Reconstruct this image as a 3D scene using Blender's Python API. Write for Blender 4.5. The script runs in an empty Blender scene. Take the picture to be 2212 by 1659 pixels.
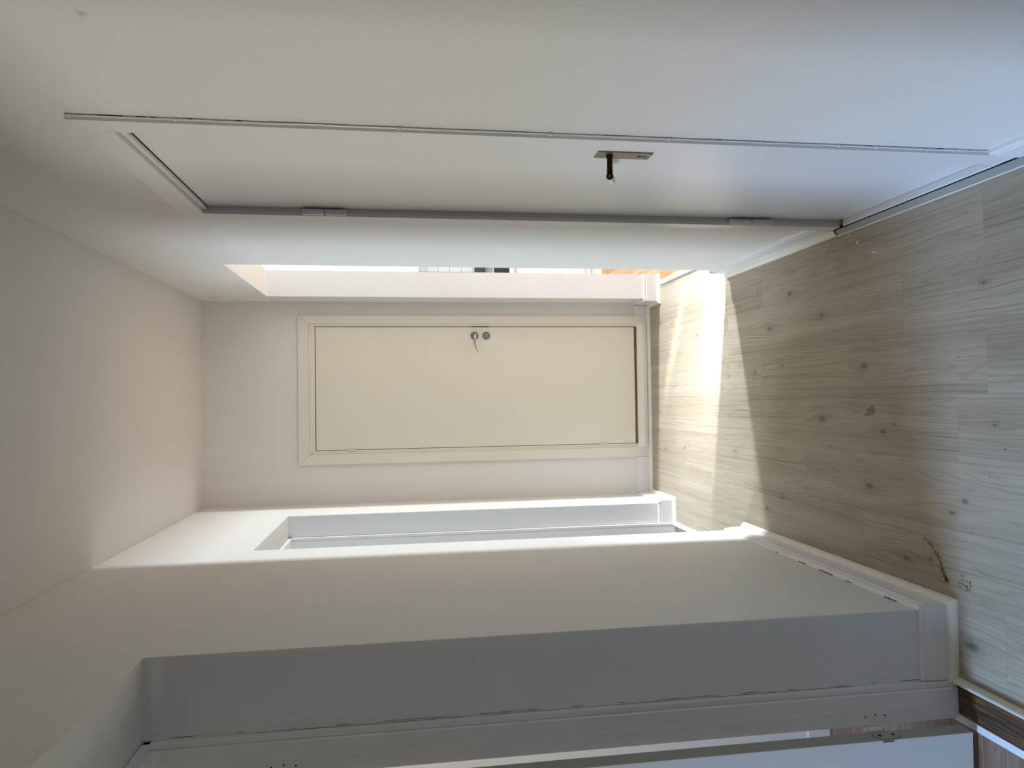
import bpy, bmesh, math, random
from mathutils import Vector, Matrix, noise
random.seed(7)
S = bpy.context.scene
COL = S.collection

# ------------------------------------------------------------------ camera
F_PX, PITCH, YAW, ROLL, CAM_H = 1549.2, 0.1448, 0.0199, -0.0114, 1.5741
cy, sy, cp, sp = math.cos(YAW), math.sin(YAW), math.cos(PITCH), math.sin(PITCH)
fw = Vector((sy*cp, cy*cp, -sp)); rt = Vector((cy, -sy, 0)); up = rt.cross(fw)
cr, sr = math.cos(ROLL), math.sin(ROLL)
rt2 = rt*cr + up*sr; up2 = up*cr - rt*sr
cam_d = bpy.data.cameras.new('camera'); cam = bpy.data.objects.new('camera', cam_d); COL.objects.link(cam)
M = Matrix.Identity(4)
for i, v in enumerate((-up2, rt2, -fw)):          # the phone was held sideways: picture right is down
    M[0][i], M[1][i], M[2][i] = v
M.translation = (0, 0, CAM_H)
cam.matrix_world = M
cam_d.sensor_width = 36; cam_d.lens = F_PX*36/2212; cam_d.clip_start = .02
S.camera = cam

# ------------------------------------------------------------------ world, daylight, exposure
W = bpy.data.worlds.new('sky'); S.world = W; W.use_nodes = True
W.node_tree.nodes['Background'].inputs[0].default_value = (.50, .70, 1.0, 1)
W.node_tree.nodes['Background'].inputs[1].default_value = 1.6
S.view_settings.view_transform = 'Standard'; S.view_settings.look = 'None'
S.view_settings.gamma = 1; S.view_settings.use_curve_mapping = False
S.view_settings.exposure = 0.17
S.cycles.use_denoising = True
S.cycles.max_bounces = 14; S.cycles.diffuse_bounces = 10; S.cycles.glossy_bounces = 6
S.cycles.sample_clamp_indirect = 6


def area(name, loc, target, sx, sy_, power, color, spread=180):
    d = bpy.data.lights.new(name, 'AREA'); d.shape = 'RECTANGLE'; d.size = sx; d.size_y = sy_
    d.energy = power; d.color = color; d.spread = math.radians(spread)
    o = bpy.data.objects.new(name, d); COL.objects.link(o); o.location = loc
    o.rotation_euler = (Vector(target)-Vector(loc)).to_track_quat('-Z', 'Y').to_euler()
    return o


KITCH = (.82, .92, 1.0); NEUT = (.68, .85, 1.0); SKY = (.22, .46, 1.0); GROUND = (1.0, .96, .85)
# daylight through the kitchen window, the far room window and the bedroom window (blue sky from above, pale light off the ground from below); further kitchen beams are added for the floor patch
area('kitchen_window_daylight', (3.86, 4.16, 1.55), (0, 3.0, 1.0), .20, 1.5, 166, KITCH)
area('kitchen_added_floor_fill', (3.86, 4.16, 2.25), (.05, 3.85, 0), .14, .2, 11, (.76, .88, 1.0), 32)  # extra fill, added to whiten the lit floor by the passage
area('kitchen_added_beam', (3.86, 2.74, 1.35), (.46, 3.45, 0), .05, .3, 2.0, (.96, .95, 1.0), 7.5)  # invented narrow beam, added for the bright band across the floor
area('kitchen_added_glow', (3.86, 2.74, 1.35), (.50, 3.62, 0), .10, .3, 4.6, (.94, .93, 1.0), 17)  # wider beam added to soften the edge of that band
area('kitchen_added_streak', (3.0, 2.59, .45), (.33, 4.06, 0), .02, .04, .16, (1, .95, .84), 2.6)  # small beam added inside the kitchen to draw a thin floor streak
area('kitchen_added_streak', (3.0, 3.14, .45), (.38, 3.615, 0), .02, .04, .16, (1, .95, .84), 2.6)  # second added beam, for the streak closer to the near jamb
area('far_room_window_daylight', (-3.56, 4.4, 1.6), (-.6, 3.6, .4), 1.0, 1.4, 96, NEUT)
area('near_room_sky_light', (-3.56, 1.3, 2.0), (.6, 1.4, -.95), .75, .8, 14, (.22, .50, 1.0), 50)
area('near_room_ground_light', (-3.56, 1.3, 1.92), (.6, 1.4, 1.75), .75, .7, 18.5, GROUND, 115)


# ------------------------------------------------------------------ materials
def nt(name):
    m = bpy.data.materials.new(name); m.use_nodes = True
    t = m.node_tree; return m, t, t.nodes['Principled BSDF'], t.nodes.new, t.links.new


def lin(c):
    return tuple((v/12.92 if v <= .04045 else ((v+.055)/1.055)**2.4) for v in [x/255 for x in c]) + (1,)


def paint(name, rgb, rough=.6, bump=0.0, scale=160, var=.03, dist=.0006, aniso=None, spec=.5):
    m, t, b, N, L = nt(name)
    geo = N('ShaderNodeNewGeometry')
    n = N('ShaderNodeTexNoise'); n.inputs['Scale'].default_value = 2.1; n.inputs['Detail'].default_value = 4
    L(geo.outputs['Position'], n.inputs['Vector'])
    mx = N('ShaderNodeMix'); mx.data_type = 'RGBA'
    c = lin(rgb); mx.inputs[6].default_value = tuple(v*(1-var) for v in c[:3])+(1,)
    mx.inputs[7].default_value = tuple(min(1, v*(1+var)) for v in c[:3])+(1,)
    L(n.outputs[0], mx.inputs[0]); L(mx.outputs[2], b.inputs['Base Color'])
    b.inputs['Roughness'].default_value = rough; b.inputs['Specular IOR Level'].default_value = spec
    if bump:
        mp = N('ShaderNodeMapping'); mp.inputs['Scale'].default_value = aniso or (1, 1, 1)
        L(geo.outputs['Position'], mp.inputs['Vector'])
        n2 = N('ShaderNodeTexNoise'); n2.inputs['Scale'].default_value = scale; n2.inputs['Detail'].default_value = 3
        L(mp.outputs[0], n2.inputs['Vector'])
        bp = N('ShaderNodeBump'); bp.inputs['Strength'].default_value = bump; bp.inputs['Distance'].default_value = dist
        L(n2.outputs[0], bp.inputs['Height']); L(bp.outputs[0], b.inputs['Normal'])
    return m


def metal(name, rgb, rough=.35, met=1.0, var=.2):
    m = paint(name, rgb, rough, .15, 300, var, .0003); m.node_tree.nodes['Principled BSDF'].inputs['Metallic'].default_value = met
    return m


KNOTS = [(.300, 1.757, .55), (-.530, 2.101, .9), (-.314, 1.854, .8), (-.102, 2.143, .35), (-.092, 1.743, .45), (-.505, 3.0, .8),
         (-.440, 2.866, .45), (.095, 3.363, .45), (-.272, 3.3, .5), (.416, 2.774, 1.0), (.460, 3.043, .4), (.302, 2.543, .7),
         (-.722, 1.838, 1.5), (-.51, 1.994, .6), (.096, 2.297, 1.2), (-.097, 2.559, 1.5), (-.129, 2.202, .9), (.287, 2.945, 1.1),
         (-.32, 2.275, 1.3), (.10, 3.09, .7), (.508, 2.745, .35), (-.354, 1.904, .7), (.12, 2.84, .3), (-.30, 3.95, .6), (.33, 3.75, .45), (-.33, 4.25, .7), (-.1, 4.35, .4), (.45, 4.3, .6)]


def oak():
    m, t, b, N, L = nt('pale_oak_laminate')
    # one knot: bends the grain round it, adds a dark core
    g = bpy.data.node_groups.new('knot', 'ShaderNodeTree')
    for nm, ty in (('Pos', 'NodeSocketVector'), ('Warp', 'NodeSocketFloat'), ('Dark', 'NodeSocketFloat'), ('Ring', 'NodeSocketFloat'), ('Centre', 'NodeSocketVector'), ('Size', 'NodeSocketFloat')):
        g.interface.new_socket(nm, in_out='INPUT', socket_type=ty)
    for nm in ('Warp', 'Dark', 'Ring'):
        g.interface.new_socket(nm, in_out='OUTPUT', socket_type='NodeSocketFloat')
    gn, gl = g.nodes.new, g.links.new
    gi, go = gn('NodeGroupInput'), gn('NodeGroupOutput')

    def math_(op, a=None, b_=None, c=None, va=None, vb=None):
        x = gn('ShaderNodeMath'); x.operation = op
        if a is not None: gl(a, x.inputs[0])
        if va is not None: x.inputs[0].default_value = va
        if b_ is not None: gl(b_, x.inputs[1])
        if vb is not None: x.inputs[1].default_value = vb
        return x.outputs[0]
    sub = gn('ShaderNodeVectorMath'); sub.operation = 'SUBTRACT'; gl(gi.outputs['Pos'], sub.inputs[0]); gl(gi.outputs['Centre'], sub.inputs[1])
    sep = gn('ShaderNodeSeparateXYZ'); gl(sub.outputs[0], sep.inputs[0])
    dx = math_('DIVIDE', sep.outputs[0], gi.outputs['Size']); dy = math_('DIVIDE', sep.outputs[1], gi.outputs['Size'])

    def gauss(sx, sy):
        a = math_('MULTIPLY', dx, vb=1/sx); a = math_('MULTIPLY', a, a)
        c = math_('MULTIPLY', dy, vb=1/sy); c = math_('MULTIPLY', c, c)
        s = math_('ADD', a, c); s = math_('MULTIPLY', s, vb=-1.0)
        return math_('EXPONENT', s)
    e = gauss(.034, .11); w = math_('MULTIPLY', sep.outputs[0], e); w = math_('MULTIPLY', w, vb=-.93)
    gl(math_('ADD', gi.outputs['Warp'], w), go.inputs['Warp'])
    e2 = gauss(.0098, .019); gl(math_('ADD', gi.outputs['Dark'], e2), go.inputs['Dark'])
    e3 = gauss(.028, .06); gl(math_('ADD', gi.outputs['Ring'], e3), go.inputs['Ring'])

    geo = N('ShaderNodeNewGeometry'); oi = N('ShaderNodeObjectInfo')
    pos = geo.outputs['Position']
    # wobble so that knots and grain are not perfect ovals
    wn = N('ShaderNodeTexNoise'); wn.inputs['Scale'].default_value = 6; wn.inputs['Detail'].default_value = 3; L(pos, wn.inputs['Vector'])
    ws = N('ShaderNodeVectorMath'); ws.operation = 'MULTIPLY_ADD'; L(wn.outputs[1], ws.inputs[0])
    ws.inputs[1].default_value = (.007, .03, 0); L(pos, ws.inputs[2])
    ws2 = N('ShaderNodeVectorMath'); ws2.operation = 'ADD'; L(ws.outputs[0], ws2.inputs[0]); ws2.inputs[1].default_value = (-.0035, -.015, 0)
    wf = N('ShaderNodeTexNoise'); wf.inputs['Scale'].default_value = 120; wf.inputs['Detail'].default_value = 2; L(pos, wf.inputs['Vector'])
    ws3 = N('ShaderNodeVectorMath'); ws3.operation = 'MULTIPLY_ADD'; L(wf.outputs[1], ws3.inputs[0]); ws3.inputs[1].default_value = (.014, .020, 0); L(ws2.outputs[0], ws3.inputs[2])
    last = None
    for (x, y, s) in KNOTS:
        k = N('ShaderNodeGroup'); k.node_tree = g
        L(ws3.outputs[0], k.inputs['Pos']); k.inputs['Centre'].default_value = (x+.007, y+.010, 0); k.inputs['Size'].default_value = s
        if last:
            for nm in ('Warp', 'Dark', 'Ring'): L(last.outputs[nm], k.inputs[nm])
        last = k
    sp_ = N('ShaderNodeSeparateXYZ'); L(ws2.outputs[0], sp_.inputs[0])
    ux = N('ShaderNodeMath'); ux.operation = 'ADD'; L(sp_.outputs[0], ux.inputs[0]); L(last.outputs['Warp'], ux.inputs[1])
    rz = N('ShaderNodeMath'); rz.operation = 'MULTIPLY'; L(oi.outputs['Random'], rz.inputs[0]); rz.inputs[1].default_value = 60
    cb = N('ShaderNodeCombineXYZ'); L(ux.outputs[0], cb.inputs[0]); L(sp_.outputs[1], cb.inputs[1]); L(rz.outputs[0], cb.inputs[2])

    def grain(sx, sy_, detail, rough=.55):
        mp = N('ShaderNodeMapping'); mp.inputs['Scale'].default_value = (sx, sy_, 1); L(cb.outputs[0], mp.inputs['Vector'])
        n = N('ShaderNodeTexNoise'); n.inputs['Scale'].default_value = 1; n.inputs['Detail'].default_value = detail; n.inputs['Roughness'].default_value = rough
        L(mp.outputs[0], n.inputs['Vector']); return n.outputs[0]

    def ramp(src, pts):
        r = N('ShaderNodeValToRGB'); L(src, r.inputs[0]); e = r.color_ramp.elements
        e[0].position, e[0].color = pts[0][0], pts[0][1]; e[1].position, e[1].color = pts[-1][0], pts[-1][1]
        for p, c in pts[1:-1]:
            q = e.new(p); q.color = c
        return r.outputs[0]
    g1 = grain(11, .5, 2.2, .4); g2 = grain(130, 1.1, 5, .62); g3 = grain(420, 7, 2)
    base = ramp(g1, [(.28, lin((160, 153, 142))), (.5, lin((173, 167, 156))), (.75, lin((187, 182, 173)))])

    def mul(a, src, pts):
        mx = N('ShaderNodeMix'); mx.data_type = 'RGBA'; mx.blend_type = 'MULTIPLY'; mx.inputs[0].default_value = 1
        L(a, mx.inputs[6]); L(ramp(src, pts), mx.inputs[7]); return mx.outputs[2]
    gv = lambda v: (v, v*.985, v*.96, 1)
    # growth-ring lines: thin dark where the stretched noise crosses level sets
    rg = N('ShaderNodeMath'); rg.operation = 'MULTIPLY'; L(g1, rg.inputs[0]); rg.inputs[1].default_value = 30
    pp = N('ShaderNodeMath'); pp.operation = 'FRACT'; L(rg.outputs[0], pp.inputs[0])
    c1 = mul(base, pp.outputs[0], [(0, gv(.80)), (.12, gv(.94)), (.35, gv(1)), (.75, gv(1)), (1, gv(.87))])
    c1 = mul(c1, g2, [(.30, gv(.66)), (.45, gv(.93)), (.58, gv(1.0)), (.72, gv(1.05))])
    c1 = mul(c1, g3, [(.30, gv(.93)), (.5, gv(1)), (.7, gv(1.03))])
    c1 = mul(c1, last.outputs['Ring'], [(0, gv(1)), (1, gv(.86))])
    c1 = mul(c1, last.outputs['Dark'], [(0, gv(1)), (.35, gv(.90)), (.62, gv(.62)), (.85, gv(.46)), (1, gv(.40))])
    c1 = mul(c1, oi.outputs['Random'], [(0, gv(.97)), (1, gv(1.03))])
    L(c1, b.inputs['Base Color'])
    b.inputs['Roughness'].default_value = .42; b.inputs['Specular IOR Level'].default_value = .4
    bp = N('ShaderNodeBump'); bp.inputs['Strength'].default_value = .25; bp.inputs['Distance'].default_value = .0004
    L(g2, bp.inputs['Height']); L(bp.outputs[0], b.inputs['Normal'])
    return m


def wood(name, dark, light, axis=0, sc=40, rough=.5, contrast=(.35, .65)):
    m, t, b, N, L = nt(name)
    geo = N('ShaderNodeNewGeometry'); oi = N('ShaderNodeObjectInfo')
    mp = N('ShaderNodeMapping'); s = [sc, sc, sc]; s[axis] = sc*.05; mp.inputs['Scale'].default_value = s
    ad = N('ShaderNodeVectorMath'); ad.operation = 'ADD'; L(geo.outputs['Position'], ad.inputs[0]); L(oi.outputs['Random'], ad.inputs[1])
    L(ad.outputs[0], mp.inputs['Vector'])
    n = N('ShaderNodeTexNoise'); n.inputs['Scale'].default_value = 1; n.inputs['Detail'].default_value = 6; n.inputs['Roughness'].default_value = .65; n.inputs['Distortion'].default_value = .4
    L(mp.outputs[0], n.inputs['Vector'])
    r = N('ShaderNodeValToRGB'); L(n.outputs[0], r.inputs[0]); e = r.color_ramp.elements
    e[0].position, e[1].position = contrast; e[0].color, e[1].color = lin(dark), lin(light)
    hv = N('ShaderNodeHueSaturation'); L(r.outputs[0], hv.inputs['Color'])
    mr = N('ShaderNodeMapRange'); L(oi.outputs['Random'], mr.inputs[0]); mr.inputs[3].default_value = .82; mr.inputs[4].default_value = 1.15
    L(mr.outputs[0], hv.inputs['Value']); L(hv.outputs[0], b.inputs['Base Color'])
    b.inputs['Roughness'].default_value = rough
    bp = N('ShaderNodeBump'); bp.inputs['Strength'].default_value = .3; bp.inputs['Distance'].default_value = .0008
    L(n.outputs[0], bp.inputs['Height']); L(bp.outputs[0], b.inputs['Normal'])
    return m


M_WALL = paint('white_wall_paint', (225, 222, 217), .62, .35, 190, .02, .0012)
M_WALLV = paint('rolled_wall_paint', (226, 223, 217), .58, .7, 185, .02, .003, (1, 1, .6))
M_REV = paint('reveal_wall_paint', (226, 227, 228), .6, .45, 190, .02, .0016, (1, 1, .5))
M_CEIL = paint('matt_ceiling_paint', (216, 214, 210), .8, .2, 120, .02, .0008)
M_TRIM = paint('white_gloss_trim_paint', (229, 227, 226), .32, .12, 60, .02, .0006)
M_DOOR = paint('grey_white_door_paint', (220, 219, 219), .28, .10, 22, .02, .0008, (1, 1, .25))
M_LEAFN = paint('bedroom_door_paint', (226, 226, 224), .4, .08, 60, .02, .0005)
M_EDGE = paint('grey_door_edge', (176, 172, 160), .5, .08, 60, .03, .0005)  # greyer than the leaf face; hinge edge and hinge plates
M_CREAM = paint('cream_door_paint', (227, 222, 205), .42, .08, 90, .02, .0004)
M_CREAMT = paint('cream_frame_paint', (228, 222, 210), .38, .10, 80, .02, .0005)
M_STRIP = paint('greyish_strip', (150, 152, 146), .5, .15, 90, .05, .0005)  # even grey, darker than the lip and the door beside it
M_BEAD = paint('cream_bead_paint', (230, 226, 212), .4, .15, 90, .03, .0005)
M_OAK = oak()
M_SUB = paint('subfloor_dark', (88, 76, 62), .9)
M_DARKWOOD = wood('worn_dark_threshold_wood', (26, 15, 8), (112, 80, 48), 1, 110, .5, (.36, .66))
M_BROWN = wood('brown_laminate', (104, 82, 66), (150, 122, 102), 0, 120, .3)
M_ORANGE = wood('orange_pine_board', (176, 124, 82), (210, 162, 118), 1, 60, .4)
M_BRASS = metal('tarnished_brass', (134, 126, 106), .42, .9, .3)
M_DKBRASS = metal('dark_worn_brass', (54, 42, 27), .34, .95, .45)
M_STEEL = metal('satin_steel', (200, 200, 202), .3, 1.0, .1)
M_DKSTEEL = metal('darker_steel', (138, 140, 143), .35, 1.0, .15)  # darker steel for the rosettes and the leaf notch
M_BLACK = paint('black_gap', (8, 8, 8), .8)
M_BROWNEDGE = paint('raw_brown_edge', (124, 82, 34), .7, .2, 200, .3)
M_RAWEND = paint('raw_end_grain', (84, 44, 24), .8, .3, 300, .3)
M_PORC = paint('crackled_porcelain', (226, 222, 208), .18)
M_ALU = paint('pale_metal_strip', (214, 216, 218), .3, 0, 100, .02)
M_TILE = paint('pale_grey_tile_glaze', (196, 204, 206), .12)
M_GROUT = paint('grey_grout', (110, 116, 118), .9)
M_KWHITE = paint('white_kitchen_front', (236, 232, 224), .35)
M_KGREY = paint('grey_worktop_laminate', (150, 152, 152), .4)
M_KBLACK = paint('black_glass_panel', (14, 15, 18), .12)
M_KDARK = paint('dark_upstand', (52, 54, 58), .4)
M_CHIP = paint('paint_chip_white', (236, 234, 226), .6)
M_RUST = paint('rust_brown_dirt', (86, 46, 20), .9, 0, 1, .3)
M_STAIN = paint('brown_paper_scrap', (120, 108, 88), .6, .4, 200, .3)


def smudge(m, c, r, f):
    """a dirty mark of its own on a wall"""
    t = m.node_tree; b = t.nodes['Principled BSDF']; N, L = t.nodes.new, t.links.new
    src = b.inputs['Base Color'].links[0].from_socket
    g = N('ShaderNodeNewGeometry'); n = N('ShaderNodeTexNoise'); n.inputs['Scale'].default_value = 55; L(g.outputs['Position'], n.inputs['Vector'])
    d = N('ShaderNodeVectorMath'); d.operation = 'DISTANCE'; L(g.outputs['Position'], d.inputs[0]); d.inputs[1].default_value = c
    mr = N('ShaderNodeMapRange'); L(d.outputs['Value'], mr.inputs[0]); mr.inputs[1].default_value = 0; mr.inputs[2].default_value = r; mr.inputs[3].default_value = 1; mr.inputs[4].default_value = 0
    mu = N('ShaderNodeMath'); mu.operation = 'MULTIPLY'; L(mr.outputs[0], mu.inputs[0]); L(n.outputs[0], mu.inputs[1])
    r2 = N('ShaderNodeValToRGB'); L(mu.outputs[0], r2.inputs[0]); r2.color_ramp.elements[0].position = .30; r2.color_ramp.elements[0].color = (1, 1, 1, 1); r2.color_ramp.elements[1].position = .48; r2.color_ramp.elements[1].color = (f, f, f, 1)
    mx = N('ShaderNodeMix'); mx.data_type = 'RGBA'; mx.blend_type = 'MULTIPLY'; mx.inputs[0].default_value = 1
    L(src, mx.inputs[6]); L(r2.outputs[0], mx.inputs[7]); L(mx.outputs[2], b.inputs['Base Color'])


smudge(M_WALLV, (.611, 1.197, 2.073), .028, .6)


def crack_porcelain():
    t = M_PORC.node_tree; b = t.nodes['Principled BSDF']; N, L = t.nodes.new, t.links.new
    v = N('ShaderNodeTexVoronoi'); v.feature = 'DISTANCE_TO_EDGE'; v.inputs['Scale'].default_value = 95
    g = N('ShaderNodeNewGeometry'); L(g.outputs['Position'], v.inputs['Vector'])
    r = N('ShaderNodeValToRGB'); L(v.outputs[0], r.inputs[0]); r.color_ramp.elements[0].position = .0; r.color_ramp.elements[0].color = lin((120, 112, 100)); r.color_ramp.elements[1].position = .06; r.color_ramp.elements[1].color = lin((228, 224, 210))
    L(r.outputs[0], b.inputs['Base Color'])


crack_porcelain()


def glass():
    m = bpy.data.materials.new('window_glass'); m.use_nodes = True; t = m.node_tree; t.nodes.clear()
    o = t.nodes.new('ShaderNodeOutputMaterial'); mx = t.nodes.new('ShaderNodeMixShader'); tr = t.nodes.new('ShaderNodeBsdfTransparent'); gl = t.nodes.new('ShaderNodeBsdfGlossy')
    gl.inputs['Roughness'].default_value = .02; mx.inputs[0].default_value = .08
    t.links.new(tr.outputs[0], mx.inputs[1]); t.links.new(gl.outputs[0], mx.inputs[2]); t.links.new(mx.outputs[0], o.inputs[0]); return m


M_GLASS = glass()


# ------------------------------------------------------------------ mesh helpers
def new():
    return bmesh.new()


def box(bm, x0, x1, y0, y1, z0, z1):
    x0, x1 = sorted((x0, x1)); y0, y1 = sorted((y0, y1)); z0, z1 = sorted((z0, z1))
    v = [bm.verts.new(p) for p in ((x0, y0, z0), (x1, y0, z0), (x1, y1, z0), (x0, y1, z0), (x0, y0, z1), (x1, y0, z1), (x1, y1, z1), (x0, y1, z1))]
    for f in ((3, 2, 1, 0), (4, 5, 6, 7), (0, 1, 5, 4), (1, 2, 6, 5), (2, 3, 7, 6), (3, 0, 4, 7)):
        bm.faces.new([v[i] for i in f])
    return bm


def prism(bm, prof, a, b, axis, cut_a=None, cut_b=None):
    """prof: (p,q) points; extruded along axis from a to b. x-axis: (y,z); y-axis: (x,z); z-axis: (x,y).
    cut_a / cut_b: functions (p,q)->extra offset for mitred ends"""
    def pt(p, q, t):
        return {'x': (t, p, q), 'y': (p, t, q), 'z': (p, q, t)}[axis]
    A = [bm.verts.new(pt(p, q, a+(cut_a(p, q) if cut_a else 0))) for p, q in prof]
    B = [bm.verts.new(pt(p, q, b+(cut_b(p, q) if cut_b else 0))) for p, q in prof]
    n = len(prof)
    for i in range(n):
        bm.faces.new((A[i], A[(i+1) % n], B[(i+1) % n], B[i]))
    bm.faces.new(A[::-1]); bm.faces.new(B)
    return bm


def cyl(bm, c, r, h, axis='z', n=20, r2=None):
    r2 = r if r2 is None else r2
    def pt(a, t, rr):
        u, v = rr*math.cos(a), rr*math.sin(a)
        return Vector(c)+Vector({'x': (t, u, v), 'y': (u, t, v), 'z': (u, v, t)}[axis])
    A = [bm.verts.new(pt(2*math.pi*i/n, 0, r)) for i in range(n)]; B = [bm.verts.new(pt(2*math.pi*i/n, h, r2)) for i in range(n)]
    for i in range(n):
        bm.faces.new((A[i], A[(i+1) % n], B[(i+1) % n], B[i]))
    bm.faces.new(A[::-1]); bm.faces.new(B); return bm


def tube(bm, pts, radii, n=12, flat=1.0):
    pts = [Vector(p) for p in pts]; rings = []
    for i, p in enumerate(pts):
        t = (pts[min(i+1, len(pts)-1)]-pts[max(i-1, 0)]).normalized()
        a = t.cross(Vector((0, 0, 1)) if abs(t.z) < .9 else Vector((1, 0, 0))).normalized(); b = t.cross(a)
        r = radii[i] if isinstance(radii, (list, tuple)) else radii
        rings.append([bm.verts.new(p+a*(r*math.cos(2*math.pi*k/n))+b*(r*flat*math.sin(2*math.pi*k/n))) for k in range(n)])
    for A, B in zip(rings, rings[1:]):
        for k in range(n):
            bm.faces.new((A[k], A[(k+1) % n], B[(k+1) % n], B[k]))
    bm.faces.new(rings[0][::-1]); bm.faces.new(rings[-1]); return bm


def obj(name, bm, mat, parent=None, bevel=0, smooth=False, label=None, cat=None, kind=None, group=None, origin=None):
    bmesh.ops.recalc_face_normals(bm, faces=bm.faces)
    if origin is not None:
        bmesh.ops.translate(bm, verts=bm.verts, vec=-Vector(origin))
    me = bpy.data.meshes.new(name); bm.to_mesh(me); bm.free()
    for m in (mat if isinstance(mat, (list, tuple)) else [mat]): me.materials.append(m)
    o = bpy.data.objects.new(name, me); COL.objects.link(o)
    if origin is not None:
        o.location = Vector(origin) - (parent_world(parent) if parent else Vector())
    elif parent is not None:
        o.location = -parent_world(parent)
    if parent is not None: o.parent = parent
    if bevel:
        md = o.modifiers.new('bevel', 'BEVEL'); md.width = bevel; md.segments = 2; md.limit_method = 'ANGLE'; md.angle_limit = math.radians(40)
    if smooth:
        for p in me.polygons: p.use_smooth = True
        try: me.set_sharp_from_angle(angle=math.radians(40))
        except Exception: pass
    for k, v in (('label', label), ('category', cat), ('kind', kind), ('group', group)):
        if v: o[k] = v
    return o


def parent_world(p):
    v = Vector()
    while p is not None:
        v += p.location; p = p.parent
    return v


def empty(name, loc, label=None, cat=None, kind=None, group=None):
    o = bpy.data.objects.new(name, None); COL.objects.link(o); o.location = loc; o.empty_display_size = .05
    for k, v in (('label', label), ('category', cat), ('kind', kind), ('group', group)):
        if v: o[k] = v
    return o


# ------------------------------------------------------------------ dimensions
XR, XL, ZC, YB = .611, -.636, 2.797, 4.53
HEAD_L, HEAD_R = 2.236, 2.378
YN0, YN1 = 1.07, 1.921          # near left doorway
YF0, YF1 = 3.21, 4.125          # far left doorway
RO0, RO1 = 3.322, 4.326         # right passage
DR0, DR1, DRT = 1.662, 2.396, 2.225   # rough opening of the right door
WT = .312                        # left wall thickness
XRO = .766                       # outer face of right wall

# ------------------------------------------------------------------ floor
fl = obj('floor', box(new(), -.955, .70, -2.2, YB, -.03, -.0075), M_SUB, kind='structure', label='pale oak laminate floor of the narrow hallway', cat='floor')
B0, PW = -.005, .198
joints = {0: [3.022, 1.757], 1: [2.088, 3.353], -1: [1.87, 3.135], -2: [2.682, 3.947], -3: [2.318, 3.583], 2: [3.006, 1.758], 3: [2.4, 3.66], -4: [1.72, 2.985], -5: [2.2, 3.4]}
for k in range(-5, 4):
    x0, x1 = B0+PW*k, B0+PW*(k+1)
    x0, x1 = max(x0, -.842), min(x1, .694)
    if x1-x0 < .01: continue
    ys = sorted(set(joints[k]+[joints[k][0]-1.265*i for i in (2, 3)])); ys = [y for y in ys if -2.2 < y < YB]
    ys = [-2.2]+[y for i, y in enumerate(ys) if i == 0 or y-ys[i-1] > .2]+[YB]
    for a, b in zip(ys, ys[1:]):
        e = .00014
        bm = box(new(), x0+e, x1-e, a+e, b-e, -.0075, 0)
        obj('plank', bm, M_OAK, fl, bevel=.0003)

# ------------------------------------------------------------------ ceiling
obj('ceiling', box(new(), -4.2, 4.6, -2.2, 6.6, ZC, ZC+.1), M_CEIL, kind='structure', label='plain off-white ceiling above the hallway', cat='ceiling')

# ------------------------------------------------------------------ walls
def pierced(x0, x1, ya, yb, za, zb, holes):
    """a slab with rectangular holes (y0,y1,z0,z1), one clean skin"""
    ys = sorted({ya, yb, *[h[0] for h in holes], *[h[1] for h in holes]}); zs = sorted({za, zb, *[h[2] for h in holes], *[h[3] for h in holes]})
    bm = new()
    for y0, y1 in zip(ys, ys[1:]):
        for z0, z1 in zip(zs, zs[1:]):
            yc, zc = (y0+y1)/2, (z0+z1)/2
            if not any(h[0] < yc < h[1] and h[2] < zc < h[3] for h in holes): box(bm, x0, x1, y0, y1, z0, z1)
    bmesh.ops.remove_doubles(bm, verts=bm.verts, dist=1e-5)
    seen = {}
    for f in bm.faces: seen.setdefault(frozenset(v.index for v in f.verts), []).append(f)
    bm.verts.index_update()
    seen = {}
    for f in bm.faces: seen.setdefault(frozenset(v.index for v in f.verts), []).append(f)
    bmesh.ops.delete(bm, geom=[f for fs in seen.values() if len(fs) > 1 for f in fs], context='FACES')
    bmesh.ops.dissolve_limit(bm, angle_limit=.001, verts=bm.verts, edges=bm.edges)
    return bm


wl = obj('wall_left', pierced(XL-WT, XL, -2.2, YB+.2, -.03, ZC, [(YN0, YN1, -.03, HEAD_L), (YF0, YF1, -.03, HEAD_L)]), M_WALLV, kind='structure', label='thick white left wall with two deep doorways', cat='wall', bevel=.003)
wr = obj('wall_right', pierced(XR, XRO, -2.2, YB+.2, -.03, ZC, [(DR0, DR1, -.03, DRT), (RO0, RO1, -.03, HEAD_R)]), M_WALLV, kind='structure', label='white right wall with a closed door and a passage to the kitchen', cat='wall', bevel=.003)
bm = new()
BD0, BD1, BDT = -.345, .488, 2.19
box(bm, XL, BD0, YB, YB+.2, -.03, 2.458); box(bm, BD1, XR, YB, YB+.2, -.03, 2.458); box(bm, BD0, BD1, YB, YB+.2, BDT, 2.458)
wb = obj('wall_back', bm, M_WALL, kind='structure', label='pale end wall of the hallway around the cream door', cat='wall')
obj('upper_panel', box(new(), XL, XR, YB-.0006, YB+.2, 2.4583, ZC), M_WALL, wb)
obj('wall_behind', box(new(), XL-.1, XR+.1, -2.3, -2.2, 0, ZC), M_WALL, kind='structure', label='white wall behind the viewpoint', cat='wall')
# raw rough patches on the reveal faces of the left doorways: rougher plaster skins
obj('plaster_skin', box(new(), XL-.204, XL-.003, YN1-.0012, YN1, .10, HEAD_L), M_REV, wl)
obj('plaster_skin', box(new(), XL-.118, XL-.003, YF1-.0012, YF1, .10, HEAD_L), M_REV, wl)
obj('plaster_skin', box(new(), XR+.003, XRO, RO1-.0012, RO1, .10, HEAD_R), M_REV, wr)

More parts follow.
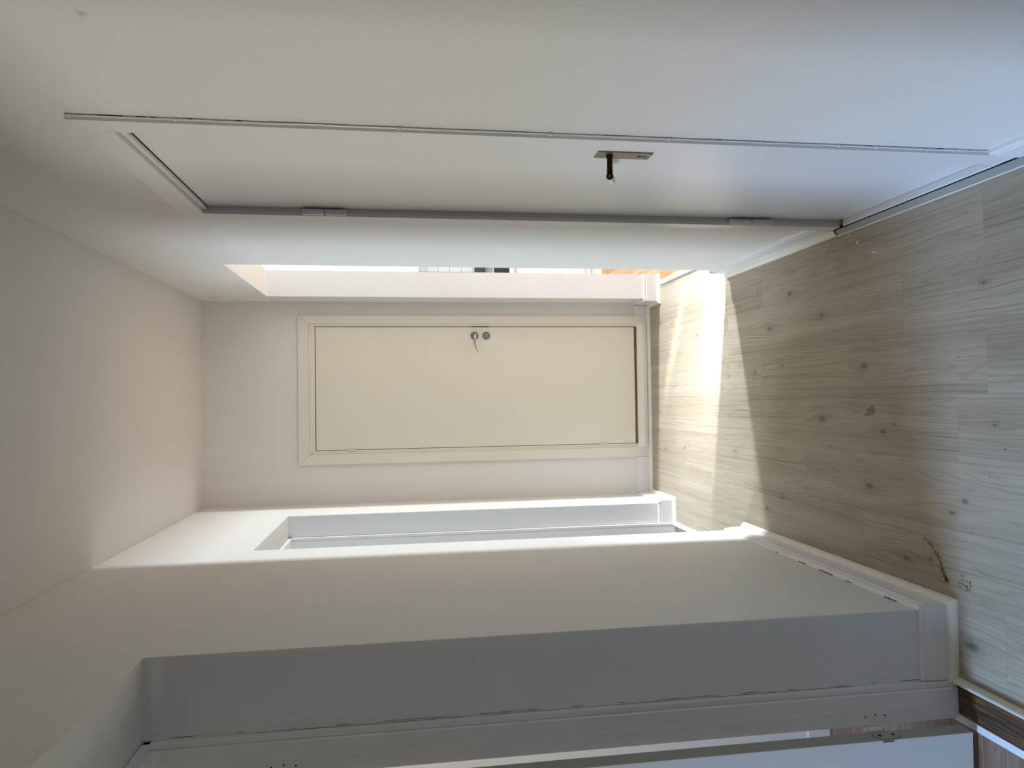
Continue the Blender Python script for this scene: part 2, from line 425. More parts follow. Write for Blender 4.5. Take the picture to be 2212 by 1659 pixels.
# round cover plate high on the right wall near the end corner
obj('junction_cover', cyl(new(), (XR-.006, 4.40, 2.672), .038, .008, 'x', 32), M_WALL, label='small round white cover plate high on right wall by the end corner', cat='cover plate', bevel=.002, smooth=True)


# ------------------------------------------------------------------ baseboards
def base_prof(x, s, h=.104, t=.014):
    """baseboard section on the plane x, standing out in direction s"""
    return [(x, 0), (x+s*t, 0), (x+s*t, h-.022), (x+s*(t-.004), h-.020), (x+s*(t-.003), h-.006), (x+s*(t-.007), h), (x, h)]


def qr_prof(x, s, r=.018, n=5):
    return [(x, 0)]+[(x+s*r*math.cos(a), r*math.sin(a)*1.1) for a in [math.pi/2*i/n for i in range(n+1)]]


# left, between the two doorways (with returns into the reveals)
bl = obj('baseboard_left', prism(new(), base_prof(XL, 1), YN1-.0135, YF0+.004, 'y', lambda p, q: 0, None), M_TRIM, kind='structure', label='white baseboard along left wall between the two doorways', cat='baseboard')
obj('quarter_round', prism(new(), qr_prof(XL+.014, 1, .019), YN1-.033, YF0+.01, 'y', lambda p, q: (XL+.033-p)), M_BEAD, bl, smooth=True)
obj('return_board', prism(new(), [(y, z) for (y, z) in base_prof(YN1, -1)], XL-.204, XL+.0138, 'x'), M_TRIM, bl)
obj('return_quarter_round', prism(new(), qr_prof(YN1-.014, -1, .019), XL-.206, XL+.033, 'x', None, lambda p, q: (YN1-.033-p)), M_BEAD, bl, smooth=True)
# wavy caulk line above it
def wavy_strip(x, s, z, y0, y1, amp=.002, w=.003, seed=0, step=.02):
    bm = new(); n = int((y1-y0)/step); rows = []
    for i in range(n+1):
        y = y0+(y1-y0)*i/n; d = noise.noise((y*14, seed, 0))*amp; d2 = noise.noise((y*37, seed+5, 0))*amp*.7
        rows.append([bm.verts.new(q) for q in ((x, y, z-.004), (x+s*(.010+d2), y, z-.003), (x+s*(.006+d), y, z+w+d), (x, y, z+w*2+d+d2))])
    for A, B in zip(rows, rows[1:]):
        for k in range(3): bm.faces.new((A[k], A[k+1], B[k+1], B[k]))
    return bm
obj('caulk', wavy_strip(XL, 1, .104, YN1-.010, YF0, .004, .003, 3), M_TRIM, bl, smooth=True)
for y, n_ in ((2.00, 5), (2.22, 3), (2.33, 6), (2.50, 3), (2.70, 2)):
    for i in range(n_):
        l = random.uniform(.006, .017); dz = random.uniform(-.0008, .0012)
        obj('crack', prism(new(), [(y, .1130+dz), (y+l, .1132+dz*.4), (y+l, .1135+dz*.4), (y+l*.5, .1134+dz)], XL+.0005, XL+.0040, 'x'), M_BLACK, bl); y += l+random.uniform(.001, .006)
# left pier at the end of the hall
bl2 = obj('baseboard_left_end', prism(new(), base_prof(XL, 1), YF1-.0135, YB, 'y'), M_TRIM, kind='structure', label='short white baseboard on left wall beside the end door', cat='baseboard')
obj('quarter_round', prism(new(), qr_prof(XL+.014, 1), YF1-.032, YB, 'y', lambda p, q: (XL+.032-p)), M_BEAD, bl2, smooth=True)
obj('return_board', prism(new(), base_prof(YF1, -1), XL-.12, XL+.0138, 'x'), M_TRIM, bl2)
obj('return_quarter_round', prism(new(), qr_prof(YF1-.014, -1), XL-.13, XL+.032, 'x', None, lambda p, q: (YF1-.032-p)), M_BEAD, bl2, smooth=True)
# right: near camera, between door and passage, far pier
br0 = obj('baseboard_right', prism(new(), [(p, max(q, .021)) for p, q in base_prof(XR, -1, .112, .016)], -2.2, 1.612, 'y'), M_TRIM, kind='structure', label='white baseboard on right wall before the grey-white door', cat='baseboard')
br = obj('baseboard_right_middle', prism(new(), base_prof(XR, -1), 2.430, RO0+.002, 'y'), M_TRIM, kind='structure', label='white baseboard on right wall between door and kitchen passage', cat='baseboard')
obj('quarter_round', prism(new(), qr_prof(XR-.014, -1), 2.424, RO0+.03, 'y'), M_BEAD, br, smooth=True)
obj('return_board', prism(new(), base_prof(RO0, 1), XR-.0138, XRO, 'x'), M_TRIM, br)
obj('caulk', wavy_strip(XR, -1, .104, 2.43, RO0, .003, .003, 8), M_TRIM, br, smooth=True)
br3 = obj('baseboard_right_end', prism(new(), base_prof(XR, -1), RO1-.0135, YB, 'y'), M_TRIM, kind='structure', label='short white baseboard on right pier beside the end door', cat='baseboard')
obj('quarter_round', prism(new(), qr_prof(XR-.014, -1), RO1-.032, YB, 'y', lambda p, q: (p-(XR-.032))), M_BEAD, br3, smooth=True)
obj('return_board', prism(new(), base_prof(RO1, -1), XR-.0138, XRO, 'x'), M_TRIM, br3)
obj('return_quarter_round', prism(new(), qr_prof(RO1-.014, -1), XR-.032, XRO, 'x', lambda p, q: (p-(RO1-.032))), M_BEAD, br3, smooth=True)
# end wall pieces
bb = obj('baseboard_back', box(new(), XL+.014, -.3925, YB-.012, YB, 0, .098), M_TRIM, kind='structure', label='white baseboard pieces and bead along the end wall', cat='baseboard', bevel=.001)
obj('board', box(new(), .524, XR-.016, YB-.012, YB, 0, .098), M_TRIM, bb, bevel=.001)
obj('quarter_round', prism(new(), qr_prof(YB-.014, -1), XL+.014, XR-.014, 'x'), M_BEAD, bb, smooth=True)

# ------------------------------------------------------------------ door_1 : cream door in the end wall
d1 = empty('door_1', (.07, YB, 0), 'cream flush door closed in the end wall', 'door', 'structure')
AF = YB-.016    # architrave face
g = .0006


def mitre_side(bm, xi, xo, z0, zi, zo, y0, y1):
    """vertical architrave with a mitred top (inner edge xi reaches zi, outer edge xo reaches zo)"""
    vs = []
    for y in (y0, y1):
        vs.append([bm.verts.new(p) for p in ((xi, y, z0), (xo, y, z0), (xo, y, zo), (xi, y, zi))])
    a, b = vs
    bm.faces.new(a); bm.faces.new(b[::-1])
    for i in range(4): bm.faces.new((a[i], a[(i+1) % 4], b[(i+1) % 4], b[i]))
    return bm


obj('architrave', mitre_side(new(), .474, .524, .004, 2.169, 2.2335, AF, YB), M_CREAMT, d1, bevel=.0015)
obj('architrave', mitre_side(new(), -.329, -.391, .004, 2.169, 2.2335, AF, YB), M_CREAMT, d1, bevel=.0015)
bm = new(); a = []
for y in (AF, YB): a.append([bm.verts.new(p) for p in ((-.329+g, y, 2.169+g), (.474-g, y, 2.169+g), (.524-g, y, 2.2335+g), (-.391+g, y, 2.2335+g))])
bm.faces.new(a[0]); bm.faces.new(a[1][::-1])
for i in range(4): bm.faces.new((a[0][i], a[0][(i+1) % 4], a[1][(i+1) % 4], a[1][i]))
obj('architrave', bm, M_CREAMT, d1, bevel=.0012)
# inner lining, slightly back
obj('jamb', box(new(), .458, .4885, YB-.006, YB+.1, .03, 2.19), M_CREAMT, d1, bevel=.001)
obj('jamb', box(new(), -.345, -.3065, YB-.006, YB+.1, .03, 2.19), M_CREAMT, d1, bevel=.001)
obj('jamb', box(new(), -.306, .4575, YB-.006, YB+.1, 2.135, 2.19), M_CREAMT, d1, bevel=.001)
obj('stop', box(new(), .466, .474, YB-.011, YB-.006, .09, 2.16), M_CREAMT, d1, bevel=.0015)
obj('stop', box(new(), -.329, -.318, YB-.011, YB-.006, .09, 2.16), M_CREAMT, d1, bevel=.0015)
obj('stop', box(new(), -.328, .473, YB-.011, YB-.006, 2.153, 2.169), M_CREAMT, d1, bevel=.0015)
obj('gap_backing', box(new(), -.31, .46, YB+.06, YB+.07, .05, 2.15), M_BLACK, d1)
leaf1 = obj('door_leaf', box(new(), -.3035, .4535, YB-.003, YB+.04, .102, 2.1305), M_CREAM, d1, bevel=.0012, label='cream painted flush leaf')
obj('raw_bottom_edge', box(new(), -.30, .45, YB-.001, YB+.03, .092, .1005), M_BROWNEDGE, d1)
th = obj('threshold', prism(new(), [(YB+.06, .03), (YB-.030, .03), (YB-.030, .050), (YB-.026, .054), (YB-.006, .084), (YB+.06, .09)], -.329, .474, 'x'), M_CREAMT, d1, label='pale stepped threshold')
obj('threshold_board', box(new(), -.3905+.062, .474, YB-.0145, YB, .004, .0295), M_TRIM, d1)
obj('strike_gap', box(new(), .4545, .4585, YB-.0068, YB+.02, 1.058, 1.168), M_BLACK, d1)
# latch lever
ros = obj('handle_rosette', cyl(new(), (.400, YB-.003, 1.150), .0255, -.008, 'y', 32, .0235), M_DKSTEEL, d1, smooth=True, label='round steel rosette')
bm = new()
tube(bm, [(.402, YB-.010, 1.148), (.402, YB-.035, 1.148), (.398, YB-.048, 1.149), (.388, YB-.053, 1.151), (.362, YB-.053, 1.154), (.335, YB-.051, 1.150), (.312, YB-.049, 1.142), (.296, YB-.048, 1.133)],
     [.0085, .0085, .0085, .0080, .0062, .0048, .0036, .0022], 12)
obj('lever', bm, M_STEEL, ros, smooth=True, label='slim curved steel lever')
lk = obj('lock_rosette', cyl(new(), (.400, YB-.003, 1.075), .0255, -.007, 'y', 32, .024), M_DKSTEEL, d1, smooth=True, label='round steel lock rosette with screws')
obj('lock_cylinder', cyl(new(), (.400, YB-.009, 1.0765), .0095, -.005, 'y', 20, .0085), M_STEEL, lk, smooth=True)
obj('keyhole', box(new(), .3988, .4012, YB-.0145, YB-.0135, 1.0715, 1.0815), M_BLACK, lk)
for dx in (-.0125, .0125):
    obj('screw', cyl(new(), (.400+dx, YB-.009, 1.068), .0035, -.0025, 'y', 12, .003), M_STEEL, lk, smooth=True)
for z in (1.918, .317):
    h = obj('hinge', cyl(new(), (-.3065, YB-.009, z-.024), .0062, .048, 'z', 16), M_CREAMT, d1, smooth=True)
    for dz in (-.011, .011):
        obj('knuckle_gap', cyl(new(), (-.3065, YB-.009, z+dz-.0008), .0064, .0016, 'z', 16), M_BLACK, h)

# ------------------------------------------------------------------ door_2 : grey-white door in the right wall
d2 = empty('door_2', (XR, 2.03, 0), 'grey-white flush door with brass handle closed in the right wall', 'door', 'structure')
TF = .5985
YA0, YA1, YA2, YA3 = 1.613, 1.680, 2.377, 2.431     # outer/inner edges of the architrave
ZI, ZO = 2.209, 2.277
obj('architrave', box(new(), TF, XR, YA0, YA1, .0225, ZO), M_DOOR, d2, bevel=.0015, label='wide architrave on handle side')
obj('architrave', box(new(), TF, XR, YA2, YA3, .024, ZO), M_DOOR, d2, bevel=.0015)
obj('architrave', box(new(), TF, XR, YA1, YA2, ZI, ZO), M_DOOR, d2, bevel=.0015)
LX = .6235
obj('jamb', box(new(), XR, .72, DR0, YA1-.004, 0, ZI+.012), M_DOOR, d2)
obj('jamb', box(new(), XR, .72, YA2+.003, DR1, 0, ZI+.012), M_DOOR, d2)
obj('jamb', box(new(), XR, .72, DR0, DR1, ZI+.003, DRT), M_DOOR, d2)
obj('stop', box(new(), .6115, LX, YA1-.004, YA2+.003, ZI-.012, ZI+.003), M_DOOR, d2, bevel=.002)
leaf2 = obj('door_leaf', box(new(), LX, LX+.04, YA1-.003, YA2+.0015, .0240, ZI-.0145), M_DOOR, d2, bevel=.001, label='flush grey-white leaf')
obj('gap_backing', box(new(), LX+.035, LX+.05, YA1-.003, YA2+.002, .0, ZI+.002), M_BLACK, d2)
th2 = obj('threshold', prism(new(), [(.66, .0142), (.6035, .0142), (.601, .016), (.601, .0185), (.604, .0205), (.66, .0205)], YA1-.002, YA2-.012, 'y'), M_DOOR, d2)
obj('gap_backing', box(new(), .6015, .6095, YA0-.02, 2.418, .001, .0138), M_BLACK, d2)
strip2 = obj('threshold_strip', prism(new(), [(.5985, 0), (.5785, 0), (.5785, .0045), (.5965, .0140), (.5985, .0140)], -2.2, 2.420, 'y'), M_STRIP, d2, label='chamfered greyish strip at the foot')
obj('strip_lip', prism(new(), [(.5785, .0002), (.5765, .0002), (.5765, .0035), (.5785, .0048)], -2.2, 2.420, 'y'), M_BEAD, d2)
obj('end_grain', prism(new(), [(.6095, .0), (.5785, .0), (.5785, .0045), (.602, .0172), (.6095, .0172)], 2.4201, 2.4212, 'y'), M_RAWEND, d2)
# hinges
for z0, z1 in ((1.764, 1.902), (.287, .449)):
    mid = (z0+z1)/2
    for a, b in ((mid+.001, z1), (z0, mid-.001)):
        prof = [(a, .55), (a+.001, .9), (a+.004, 1), (b-.004, 1), (b-.001, .9), (b, .55)]
        bm = new(); rings = []
        for zz, rr in prof:
            rings.append([bm.verts.new((.6095+.0105*rr*math.cos(2*math.pi*k/18), YA2-.008+.0105*rr*math.sin(2*math.pi*k/18), zz)) for k in range(18)])
        for A, B in zip(rings, rings[1:]):
            for k in range(18): bm.faces.new((A[k], A[(k+1) % 18], B[(k+1) % 18], B[k]))
        bm.faces.new(rings[0][::-1]); bm.faces.new(rings[-1])
        obj('hinge', bm, M_DOOR, d2, smooth=True)
# brass plate with lever
pl = obj('handle_plate', box(new(), LX-.003, LX, 1.7525, 1.8005, .943, 1.0885), M_BRASS, d2, bevel=.0012, label='tarnished brass back plate')
for y in (1.759, 1.794):
    for z in (.952, 1.080):
        obj('screw', cyl(new(), (LX-.003, y, z), .0035, -.0016, 'x', 12, .0028), M_STEEL, pl, smooth=True)
bm = new(); cyl(bm, (LX-.0035, 1.7765, .9745), .0042, .0006, 'x', 16); box(bm, LX-.0035, LX-.0029, 1.7747, 1.7783, .955, .973)
obj('keyhole', bm, M_BLACK, pl)
bm = new(); cyl(bm, (LX-.003, 1.7765, 1.053), .0095, -.006, 'x', 20, .0085)
obj('collar', bm, M_DKBRASS, pl, smooth=True)
bm = new()
tube(bm, [(LX-.004, 1.7765, 1.053), (.605, 1.7765, 1.053), (.586, 1.7768, 1.053), (.577, 1.7780, 1.0525), (.572, 1.7820, 1.0515), (.5705, 1.788, 1.0495)], [.0072, .0072, .0074, .0078, .0080, .0080], 16)
lev = obj('lever', bm, M_DKBRASS, d2, smooth=True, label='dark worn brass lever neck')
obj('collar', cyl(new(), (.5705, 1.786, 1.050), .0094, .004, 'y', 20), M_DKBRASS, lev, smooth=True)
bm = new(); tube(bm, [(.5705, 1.790, 1.0485), (.5705, 1.797, 1.046), (.5705, 1.812, 1.0405), (.5705, 1.826, 1.0355), (.5705, 1.834, 1.0325), (.5705, 1.837, 1.0315)], [.0088, .0100, .0112, .0114, .0098, .005], 20)
obj('grip', bm, M_PORC, lev, smooth=True, label='crackled white porcelain grip')

# old flat cable painted over along the architrave edge, held by clips
bm = new(); rows = []
n = 260
for i in range(n+1):
    z = .055+(2.281-.055)*i/n
    a = noise.noise((z*5, 1, 0))*.0012+noise.noise((z*19, 2, 0))*.0007; b_ = noise.noise((z*7, 7, 0))*.0014+noise.noise((z*33, 9, 0))*.0006
    c = noise.noise((z*11, 4, 0))*.0010
    yb_ = YA0-.0030+b_; xb_ = XR-.0036+a
    rows.append([bm.verts.new(q) for q in ((XR, YA0-.0008, z), (XR-.0015+a*.5, YA0-.0004, z), (xb_+.0014, yb_+.0012, z), (xb_, yb_, z), (xb_-.0014, yb_+.0010, z), (xb_-.0021, YA0-.0004+c*.3, z), (TF+.0001, YA0-.0002+c*.3, z))])
for A, B in zip(rows, rows[1:]):
    for k in range(6): bm.faces.new((A[k], A[k+1], B[k+1], B[k]))
cable = obj('cable', bm, M_TRIM, label='thin painted-over cable running down the edge of the grey-white door frame', cat='cable', smooth=True)
for z in (2.06, 1.86, 1.585, 1.24, .955, .725, .52, .42, .30, .21, .10, 2.272):
    bm = new(); bmesh.ops.create_uvsphere(bm, u_segments=10, v_segments=8, radius=1)
    for v in bm.verts: v.co = Vector((XR-.0043+v.co.x*.0043, YA0-.0022+v.co.y*.0036, z+v.co.z*.0055))
    obj('clip', bm, M_TRIM, cable, smooth=True)
for z, l in ((2.19, .05), (2.105, .01), (2.03, .008), (1.93, .01), (.83, .012), (.44, .02), (.245, .018), (.16, .012), (2.13, .02)):
    obj('crack', box(new(), XR-.0018, XR-.0004, YA0-.0012, YA0-.0004, z-l/2, z+l/2), M_BLACK, cable)

# ------------------------------------------------------------------ door_3 : open door in the near left doorway
XN = XL-.206
d3 = empty('door_3', (XN, 1.9, 0), 'white door standing open in the near left doorway', 'door', 'structure')


def doorway_frame(d, x0, y0, y1, head, depth, mat, lip=.014, step=.026, base=0.0, gap=.003):
    """lining set into the reveal: a thin edge, a stop face, and the jamb board, on both sides and over the head"""
    for yy, s in ((y1, -1), (y0, 1)):
        obj('frame_edge', box(new(), x0-lip, x0, yy+s*gap, yy+s*(gap+.02), base, head-gap), mat, d, bevel=.002)
        bm = new(); prism(bm, [(x0-lip, yy+s*.004), (x0-lip, yy+s*step*.75), (x0-lip-.006, yy+s*step), (x0-lip-.045, yy+s*step), (x0-lip-.0465, yy+s*(step+.0012)), (x0-depth, yy+s*(step+.0012)), (x0-depth, yy+s*.004)], base, head-step*.4, 'z')
        obj('jamb', bm, mat, d)
    obj('frame_edge', box(new(), x0-lip, x0, y0+gap, y1-gap, head-gap-.02, head-gap), mat, d, bevel=.002)
    obj('jamb', box(new(), x0-depth, x0-lip, y0+step, y1-step, head-step, head-.004), mat, d, bevel=.003)


doorway_frame(d3, XN, YN0, YN1, HEAD_L, .104, M_TRIM)
# caulk between plaster and frame, torn open in places
bm = new(); n = 220; rows = []
for i in range(n+1):
    z = .10+(HEAD_L-.105)*i/n
    w = .0048+noise.noise((z*3.1, 12, 0))*.0035+noise.noise((z*16, 3, 0))*.0014
    wv = noise.noise((z*8, 21, 0))*.0014
    rows.append([bm.verts.new(q) for q in ((XN+.008, YN1-.0013, z), (XN+.005, YN1-.0022-abs(wv), z), (XN+.0048-max(.0, w), YN1-.0028+wv*.4, z))])
for A, B in zip(rows, rows[1:]):
    for k in range(2): bm.faces.new((A[k], A[k+1], B[k+1], B[k]))
obj('caulk', bm, M_TRIM, d3, smooth=True)
obj('gap_backing', box(new(), XN-.012, XN+.0046, YN1-.0024, YN1-.0008, .08, HEAD_L-.028), M_BLACK, d3)
leaf3 = obj('door_leaf', box(new(), -1.78, -.9525, 1.8185, 1.868, .021, 2.19), M_LEAFN, d3, bevel=.0012, label='open white leaf')
obj('edge_band', box(new(), -.9528, -.9518, 1.8195, 1.867, .022, 2.189), M_EDGE, leaf3, label='greyer hinge edge')
for zc in (.272, 1.90):
    hp = obj('hinge', cyl(new(), (-.9485, 1.8725, zc-.012), .0075, .045, 'z', 16), M_TRIM, d3, smooth=True)
    obj('pin_cap', cyl(new(), (-.9485, 1.8725, zc+.035), .0078, .009, 'z', 16, .003), M_TRIM, hp, smooth=True)
    obj('knuckle_gap', cyl(new(), (-.9485, 1.8725, zc-.0135), .0072, .0015, 'z', 16), M_BLACK, hp)
    def oval(ry, rz):
        return [(1.8425+ry*math.copysign(abs(math.cos(2*math.pi*k/28))**.7, math.cos(2*math.pi*k/28)), zc-.004+rz*math.copysign(abs(math.sin(2*math.pi*k/28))**.8, math.sin(2*math.pi*k/28))) for k in range(28)]
    obj('hinge_rebate', prism(new(), oval(.0222, .0395), -.9519, -.9516, 'x'), M_BLACK, leaf3)
    pp_ = obj('hinge_plate', prism(new(), oval(.0210, .0382), -.9519, -.9508, 'x'), M_EDGE, leaf3)
    for dz in (-.02, .02):
        obj('screw', cyl(new(), (-.9509, 1.843, zc-.004+dz), .0050, .0006, 'x', 14), M_BLACK, pp_)
    for dz, dy in ((-.03, .0), (0, .004), (.03, .0)):
        obj('screw_hole', cyl(new(), (-.921+dy, YN1-.0272, zc-.006+dz), .0024, -.0006, 'y', 10), M_BLACK, d3)
obj('notch', box(new(), -.958, -.9535, 1.8179, 1.8190, .262, .296), M_DKSTEEL, leaf3)
obj('corner_caulk', box(new(), XN-.006, XN+.0065, YN1-.0075, YN1-.0008, HEAD_L-.031, HEAD_L-.0005), M_TRIM, d3, bevel=.002)
# worn dark threshold, pale metal edging and bead in this doorway
d3t = obj('threshold', box(new(), -.934, -.8425, YN0+.004, YN1-.028, -.01, -.0002), M_DARKWOOD, d3, label='worn dark brown wooden threshold')
obj('edging_strip', box(new(), -.956, -.9345, YN0-.02, YN1-.012, -.01, .003), M_ALU, d3, bevel=.001, label='pale metal edging strip')
obj('quarter_round', prism(new(), qr_prof(-.844, 1, .017), YN0, YN1-.030, 'y'), M_BEAD, d3, smooth=True)

# ------------------------------------------------------------------ door_4 : frame of the far left doorway
XF = XL-.120
d4 = empty('door_4', (XF, 3.66, 0), 'white lining of the far left doorway', 'door', 'structure')
doorway_frame(d4, XF, YF0, YF1, HEAD_L, .16, M_TRIM, .014, .020)
obj('threshold', box(new(), -.93, XF-.012, YF0+.004, YF1-.022, -.01, -.0002), M_DARKWOOD, d4, label='dark wooden threshold')
obj('quarter_round', prism(new(), qr_prof(XF-.012, 1, .018), YF0, YF1-.015, 'y'), M_BEAD, d4, smooth=True)

# ------------------------------------------------------------------ bedroom behind the near left doorway
NB = 2.56
fb = obj('floor_bedroom', box(new(), -3.7, -.956, -1.2, NB, -.03, -.009), M_SUB, kind='structure', label='brown laminate floor beyond the open left door', cat='floor')
y = 1.0; i = 0
while y < NB-.01:
    y2 = min(y+.083, NB); xs = [-3.7, -2.5+.37*math.sin(i*2.3), -1.45+.2*math.sin(i*1.7+1), -.957]
    for a, b in zip(xs, xs[1:]):
        obj('plank', box(new(), a+.0003, b-.0003, y+.0003, y2-.0003, -.009, -.001), M_BROWN, fb)
    y = y2; i += 1
obj('plank', box(new(), -3.7, -.957, -1.2, .9995, -.009, -.001), M_BROWN, fb)
bm = new(); box(bm, -3.7, XL-WT, NB, NB+.12, 0, ZC); obj('wall_bedroom', bm, M_WALL, kind='structure', label='white partition behind the open left door', cat='wall')
bx = obj('baseboard_bedroom', box(new(), -3.6, XL-WT, NB-.014, NB, 0, .09), M_TRIM, kind='structure', label='white baseboard seen past the open left door', cat='baseboard', bevel=.003)
obj('wall_bedroom_front', box(new(), -3.7, XL-WT, -1.3, -1.2, 0, ZC), M_WALL, kind='structure', label='white bedroom wall out of view', cat='wall')


def window(name, axis_x, y0, y1, z0, z1, label, sgn):
    w = empty(name, (axis_x, (y0+y1)/2, z0), label, 'window', 'structure')
    f = .055
    obj('frame', box(new(), axis_x-.03, axis_x+.03, y0, y0+f, z0, z1), M_TRIM, w); obj('frame', box(new(), axis_x-.03, axis_x+.03, y1-f, y1, z0, z1), M_TRIM, w)
    obj('frame', box(new(), axis_x-.03, axis_x+.03, y0+f, y1-f, z0, z0+f), M_TRIM, w); obj('frame', box(new(), axis_x-.03, axis_x+.03, y0+f, y1-f, z1-f, z1), M_TRIM, w)
    obj('mullion', box(new(), axis_x-.025, axis_x+.025, (y0+y1)/2-.03, (y0+y1)/2+.03, z0+f, z1-f), M_TRIM, w)
    obj('pane', box(new(), axis_x-.003, axis_x+.003, y0+f, (y0+y1)/2-.03, z0+f, z1-f), M_GLASS, w)
    obj('pane', box(new(), axis_x-.003, axis_x+.003, (y0+y1)/2+.03, y1-f, z0+f, z1-f), M_GLASS, w)
    obj('sill', box(new(), axis_x, axis_x+sgn*.16, y0-.04, y1+.04, z0-.03, z0), M_TRIM, w)


def wall_with_window(name, x0, x1, ya, yb, y0, y1, z0, z1, label):
    bm = new(); box(bm, x0, x1, ya, y0, -.03, ZC); box(bm, x0, x1, y1, yb, -.03, ZC); box(bm, x0, x1, y0, y1, -.03, z0); box(bm, x0, x1, y0, y1, z1, ZC)
    obj(name, bm, M_WALL, kind='structure', label=label, cat='wall')


wall_with_window('wall_bedroom_window', -3.85, -3.7, -1.3, NB+.12, .85, 1.75, .85, 2.35, 'bedroom outer wall with window, out of view')
window('window_1', -3.76, .85, 1.75, .85, 2.35, 'white bedroom window, out of view', 1)
# far left room
obj('floor_far_room', box(new(), -3.7, -.931, NB+.12, 6.5, -.03, -.001), M_BROWN, kind='structure', label='floor beyond the far left doorway', cat='floor')
obj('wall_far_room', box(new(), -3.7, XL-WT, 6.4, 6.5, 0, ZC), M_WALL, kind='structure', label='wall of the far left room, out of view', cat='wall')
wall_with_window('wall_far_room_window', -3.85, -3.7, NB+.12, 6.5, 3.4, 5.2, .85, 2.35, 'outer wall of the far left room, out of view')
window('window_2', -3.76, 3.4, 5.2, .85, 2.35, 'white window of the far left room, out of view', 1)

# ------------------------------------------------------------------ kitchen beyond the right passage
fk = obj('floor_kitchen', box(new(), .726, 4.05, 2.3, 6.3, -.03, -.008), M_SUB, kind='structure', label='orange pine floor beyond the kitchen passage', cat='floor')
x = .727
while x < 1.6:
    obj('plank', box(new(), x, x+.118, 2.3, 6.3, -.008, -.0005), M_ORANGE, fk); x += .119
obj('plank', box(new(), x, 4.05, 2.3, 6.3, -.008, -.0005), M_ORANGE, fk)
obj('trim_1', prism(new(), [(.690, -.02), (.690, .003), (.697, .008), (.720, .008), (.727, .003), (.727, -.02)], RO0+.015, RO1-.033, 'y'), M_ALU, kind='structure', label='pale threshold strip across the kitchen passage', cat='trim', bevel=.001)
obj('wall_kitchen_back', box(new(), XRO, 4.2, 6.21, 6.35, -.03, ZC), M_GROUT, kind='structure', label='tiled kitchen end wall glimpsed past the passage', cat='wall')
wkb = bpy.data.objects['wall_kitchen_back']
for ix in range(6):
    for iz in range(6):
        obj('tile', box(new(), .80+ix*.1+.0015, .90+ix*.1-.0015, 6.203, 6.21, .90+iz*.1+.0015, 1.0+iz*.1-.0015), M_TILE, wkb)
obj('wall_kitchen_front', box(new(), XRO, 4.2, 2.15, 2.3, -.03, ZC), M_WALL, kind='structure', label='kitchen wall out of view', cat='wall')
obj('wall_kitchen_side', box(new(), XRO-.155, XRO, YB+.2, 6.35, -.03, ZC), M_WALL, kind='structure', label='kitchen side wall beside the passage, out of view', cat='wall')
wall_with_window('wall_kitchen_window', 4.05, 4.2, 2.15, 6.35, 2.55, 4.45, .7, 2.35, 'kitchen outer wall with window, out of view')
window('window_3', 4.12, 2.55, 4.45, .7, 2.35, 'white kitchen window, out of view', -1)
wc = obj('wall_cabinet', box(new(), .78, 1.98, 5.865, 6.202, 1.475, 2.75), M_KWHITE, label='white kitchen wall cabinet glimpsed past the passage', cat='cabinet')
for a in (.785, 1.385):
    dd = obj('cabinet_door', box(new(), a, a+.59, 5.845, 5.864, 1.478, 2.745), M_KWHITE, wc, bevel=.002)
    obj('knob', cyl(new(), (a+.54, 5.845, 1.53), .012, -.02, 'y', 14), M_STEEL, dd, smooth=True)
ck = obj('cooker', box(new(), .78, 1.38, 5.622, 6.195, .10, .885), M_KWHITE, label='white kitchen cooker with black panel glimpsed past the passage', cat='cooker')
obj('control_panel', box(new(), .782, 1.378, 5.602, 5.621, .768, .884), M_KBLACK, ck, bevel=.001)
for q in range(5):
    obj('knob', cyl(new(), (.85+q*.115, 5.602, .825), .018, -.02, 'y', 14), M_KBLACK, ck, smooth=True)
od = obj('oven_door', box(new(), .782, 1.378, 5.602, 5.621, .15, .762), M_KWHITE, ck, bevel=.002)
obj('oven_handle', box(new(), .84, 1.32, 5.57, 5.601, .715, .73), M_STEEL, od, bevel=.003)
obj('plinth', box(new(), .79, 1.37, 5.65, 6.15, 0, .0995), M_KWHITE, ck)
obj('hob', box(new(), .781, 1.379, 5.603, 6.19, .886, .898), M_KGREY, ck, bevel=.002)
obj('upstand', box(new(), .781, 1.379, 6.15, 6.19, .899, .988), M_KDARK, ck)

# ------------------------------------------------------------------ bits lying on the floor
def chip(x, y, a, l, w, lab):
    bm = new(); box(bm, -l/2, l/2, -w/2, w/2, 0, .0012)
    for v in bm.verts: v.co.x += noise.noise((v.co.y*300+x*50, y*40, v.co.x*90))*.3*l; v.co.z += 0
    o = obj('paint_chip', bm, M_CHIP, label=lab, cat='paint chip', group='flakes of paint on the floor'); o.location = (x, y, .0002); o.rotation_euler = (0, 0, a)


chip(.566, 2.362, 2.3, .014, .005, 'white paint flake touching the bead at the far foot of the grey-white door')
chip(.532, 2.311, 1.9, .014, .006, 'larger white paint flake just out from the far foot of the grey-white door')
chip(.478, 2.225, 1.2, .013, .006, 'curved white paint flake furthest out from the grey-white door')
chip(.431, 3.197, .4, .010, .005, 'small white flake just before the sunlit patch')
bm = new(); vs = [bm.verts.new(q) for q in ((-.030, -.006, 0), (-.036, .050, 0), (-.024, .034, 0), (-.012, .030, 0), (.002, .006, 0), (.0, -.004, 0))]
f = bm.faces.new(vs); r = bmesh.ops.extrude_face_region(bm, geom=[f]); bmesh.ops.translate(bm, verts=[v for v in r['geom'] if isinstance(v, bmesh.types.BMVert)], vec=(0, 0, .0006))
o = obj('tape_scrap', bm, M_STAIN, label='torn triangular brownish tape scrap stuck to the middle of the floor', cat='tape'); o.location = (-.043, 2.25, .0001)
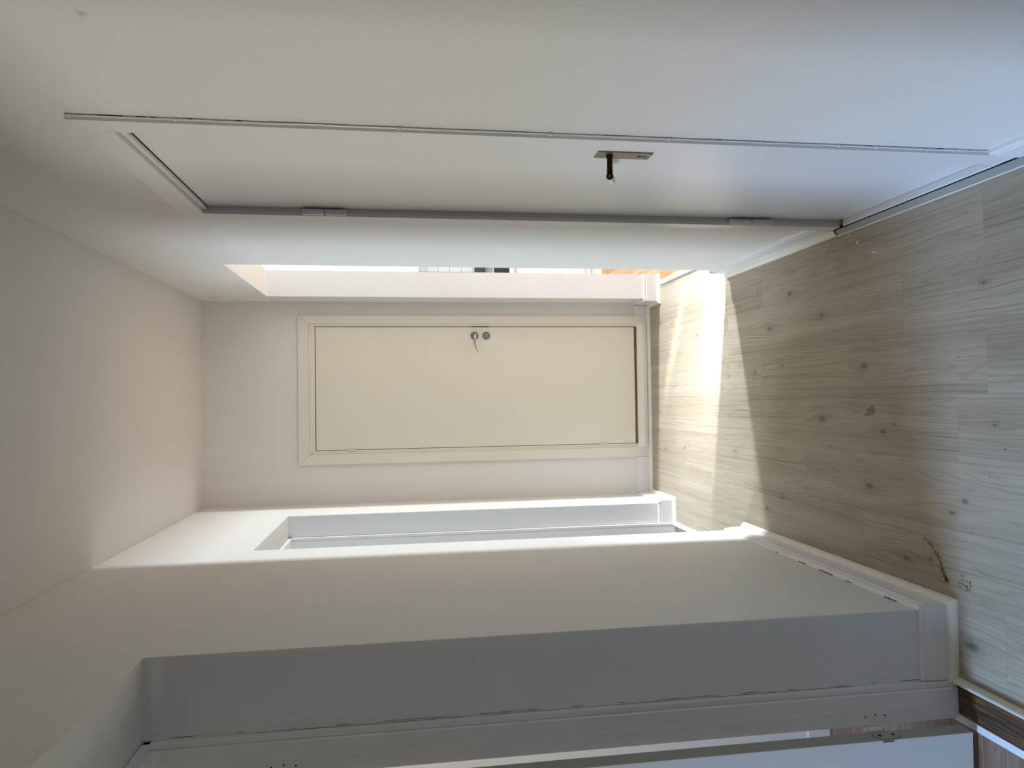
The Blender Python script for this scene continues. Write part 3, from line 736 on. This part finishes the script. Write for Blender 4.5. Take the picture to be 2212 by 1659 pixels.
bm = new(); path = [(-.445, 2.02), (-.47, 1.985), (-.497, 1.955), (-.52, 1.948), (-.537, 1.943), (-.552, 1.932), (-.559, 1.925)]
pts = []
for i in range(240):
    t = random.random()*(len(path)-1); k = int(t); u = t-k
    pts.append((path[k][0]*(1-u)+path[k+1][0]*u+random.gauss(0, .0035), path[k][1]*(1-u)+path[k+1][1]*u+random.gauss(0, .0035)))
for c in ((-.536, 1.945), (-.556, 1.928), (-.56, 1.875), (-.56, 1.85), (-.545, 1.84), (-.532, 1.862), (-.553, 1.862), (-.565, 1.84)):
    for i in range(16): pts.append((c[0]+random.gauss(0, .006), c[1]+random.gauss(0, .006)))
for x, y in pts:
    s = random.uniform(.0006, .0019); a = random.random()*3
    q = [Vector((x+s*math.cos(a+j*2.1), y+s*math.sin(a+j*2.1), .0001)) for j in range(3)]+[Vector((x, y, .0001+s*1.1))]
    v = [bm.verts.new(p) for p in q]
    for f_ in ((0, 1, 3), (1, 2, 3), (2, 0, 3), (2, 1, 0)): bm.faces.new([v[j] for j in f_])
obj('crumbs', bm, M_RUST, kind='stuff', label='trail of rust-brown crumbs on the floor by the left doorway corner', cat='dirt')

bm = new()
for x, y, r in ((.40, 2.79, .0022), (.37, 2.62, .0016), (.345, 2.905, .0012), (.16, 2.79, .0014), (.24, 2.30, .0013), (-.05, 2.66, .0012), (-.27, 2.60, .0016), (-.42, 2.15, .0014), (-.48, 2.02, .0016), (.10, 1.86, .0018), (-.155, 1.705, .0022), (-.235, 1.76, .0018), (.33, 2.21, .0014), (-.40, 1.83, .0015), (.02, 3.55, .0014), (.50, 2.42, .0014), (-.56, 2.33, .0013)):
    k = random.random()*3
    q = [Vector((x+r*1.5*math.cos(k+j*2.1), y+r*math.sin(k+j*2.1)*1.6, .0001)) for j in range(3)]+[Vector((x, y, .0001+r*.6))]
    v = [bm.verts.new(p) for p in q]
    for f_ in ((0, 1, 3), (1, 2, 3), (2, 0, 3), (2, 1, 0)): bm.faces.new([v[j] for j in f_])
obj('specks', bm, M_BLACK, kind='stuff', label='tiny dark specks of dirt scattered over the oak floor', cat='dirt')
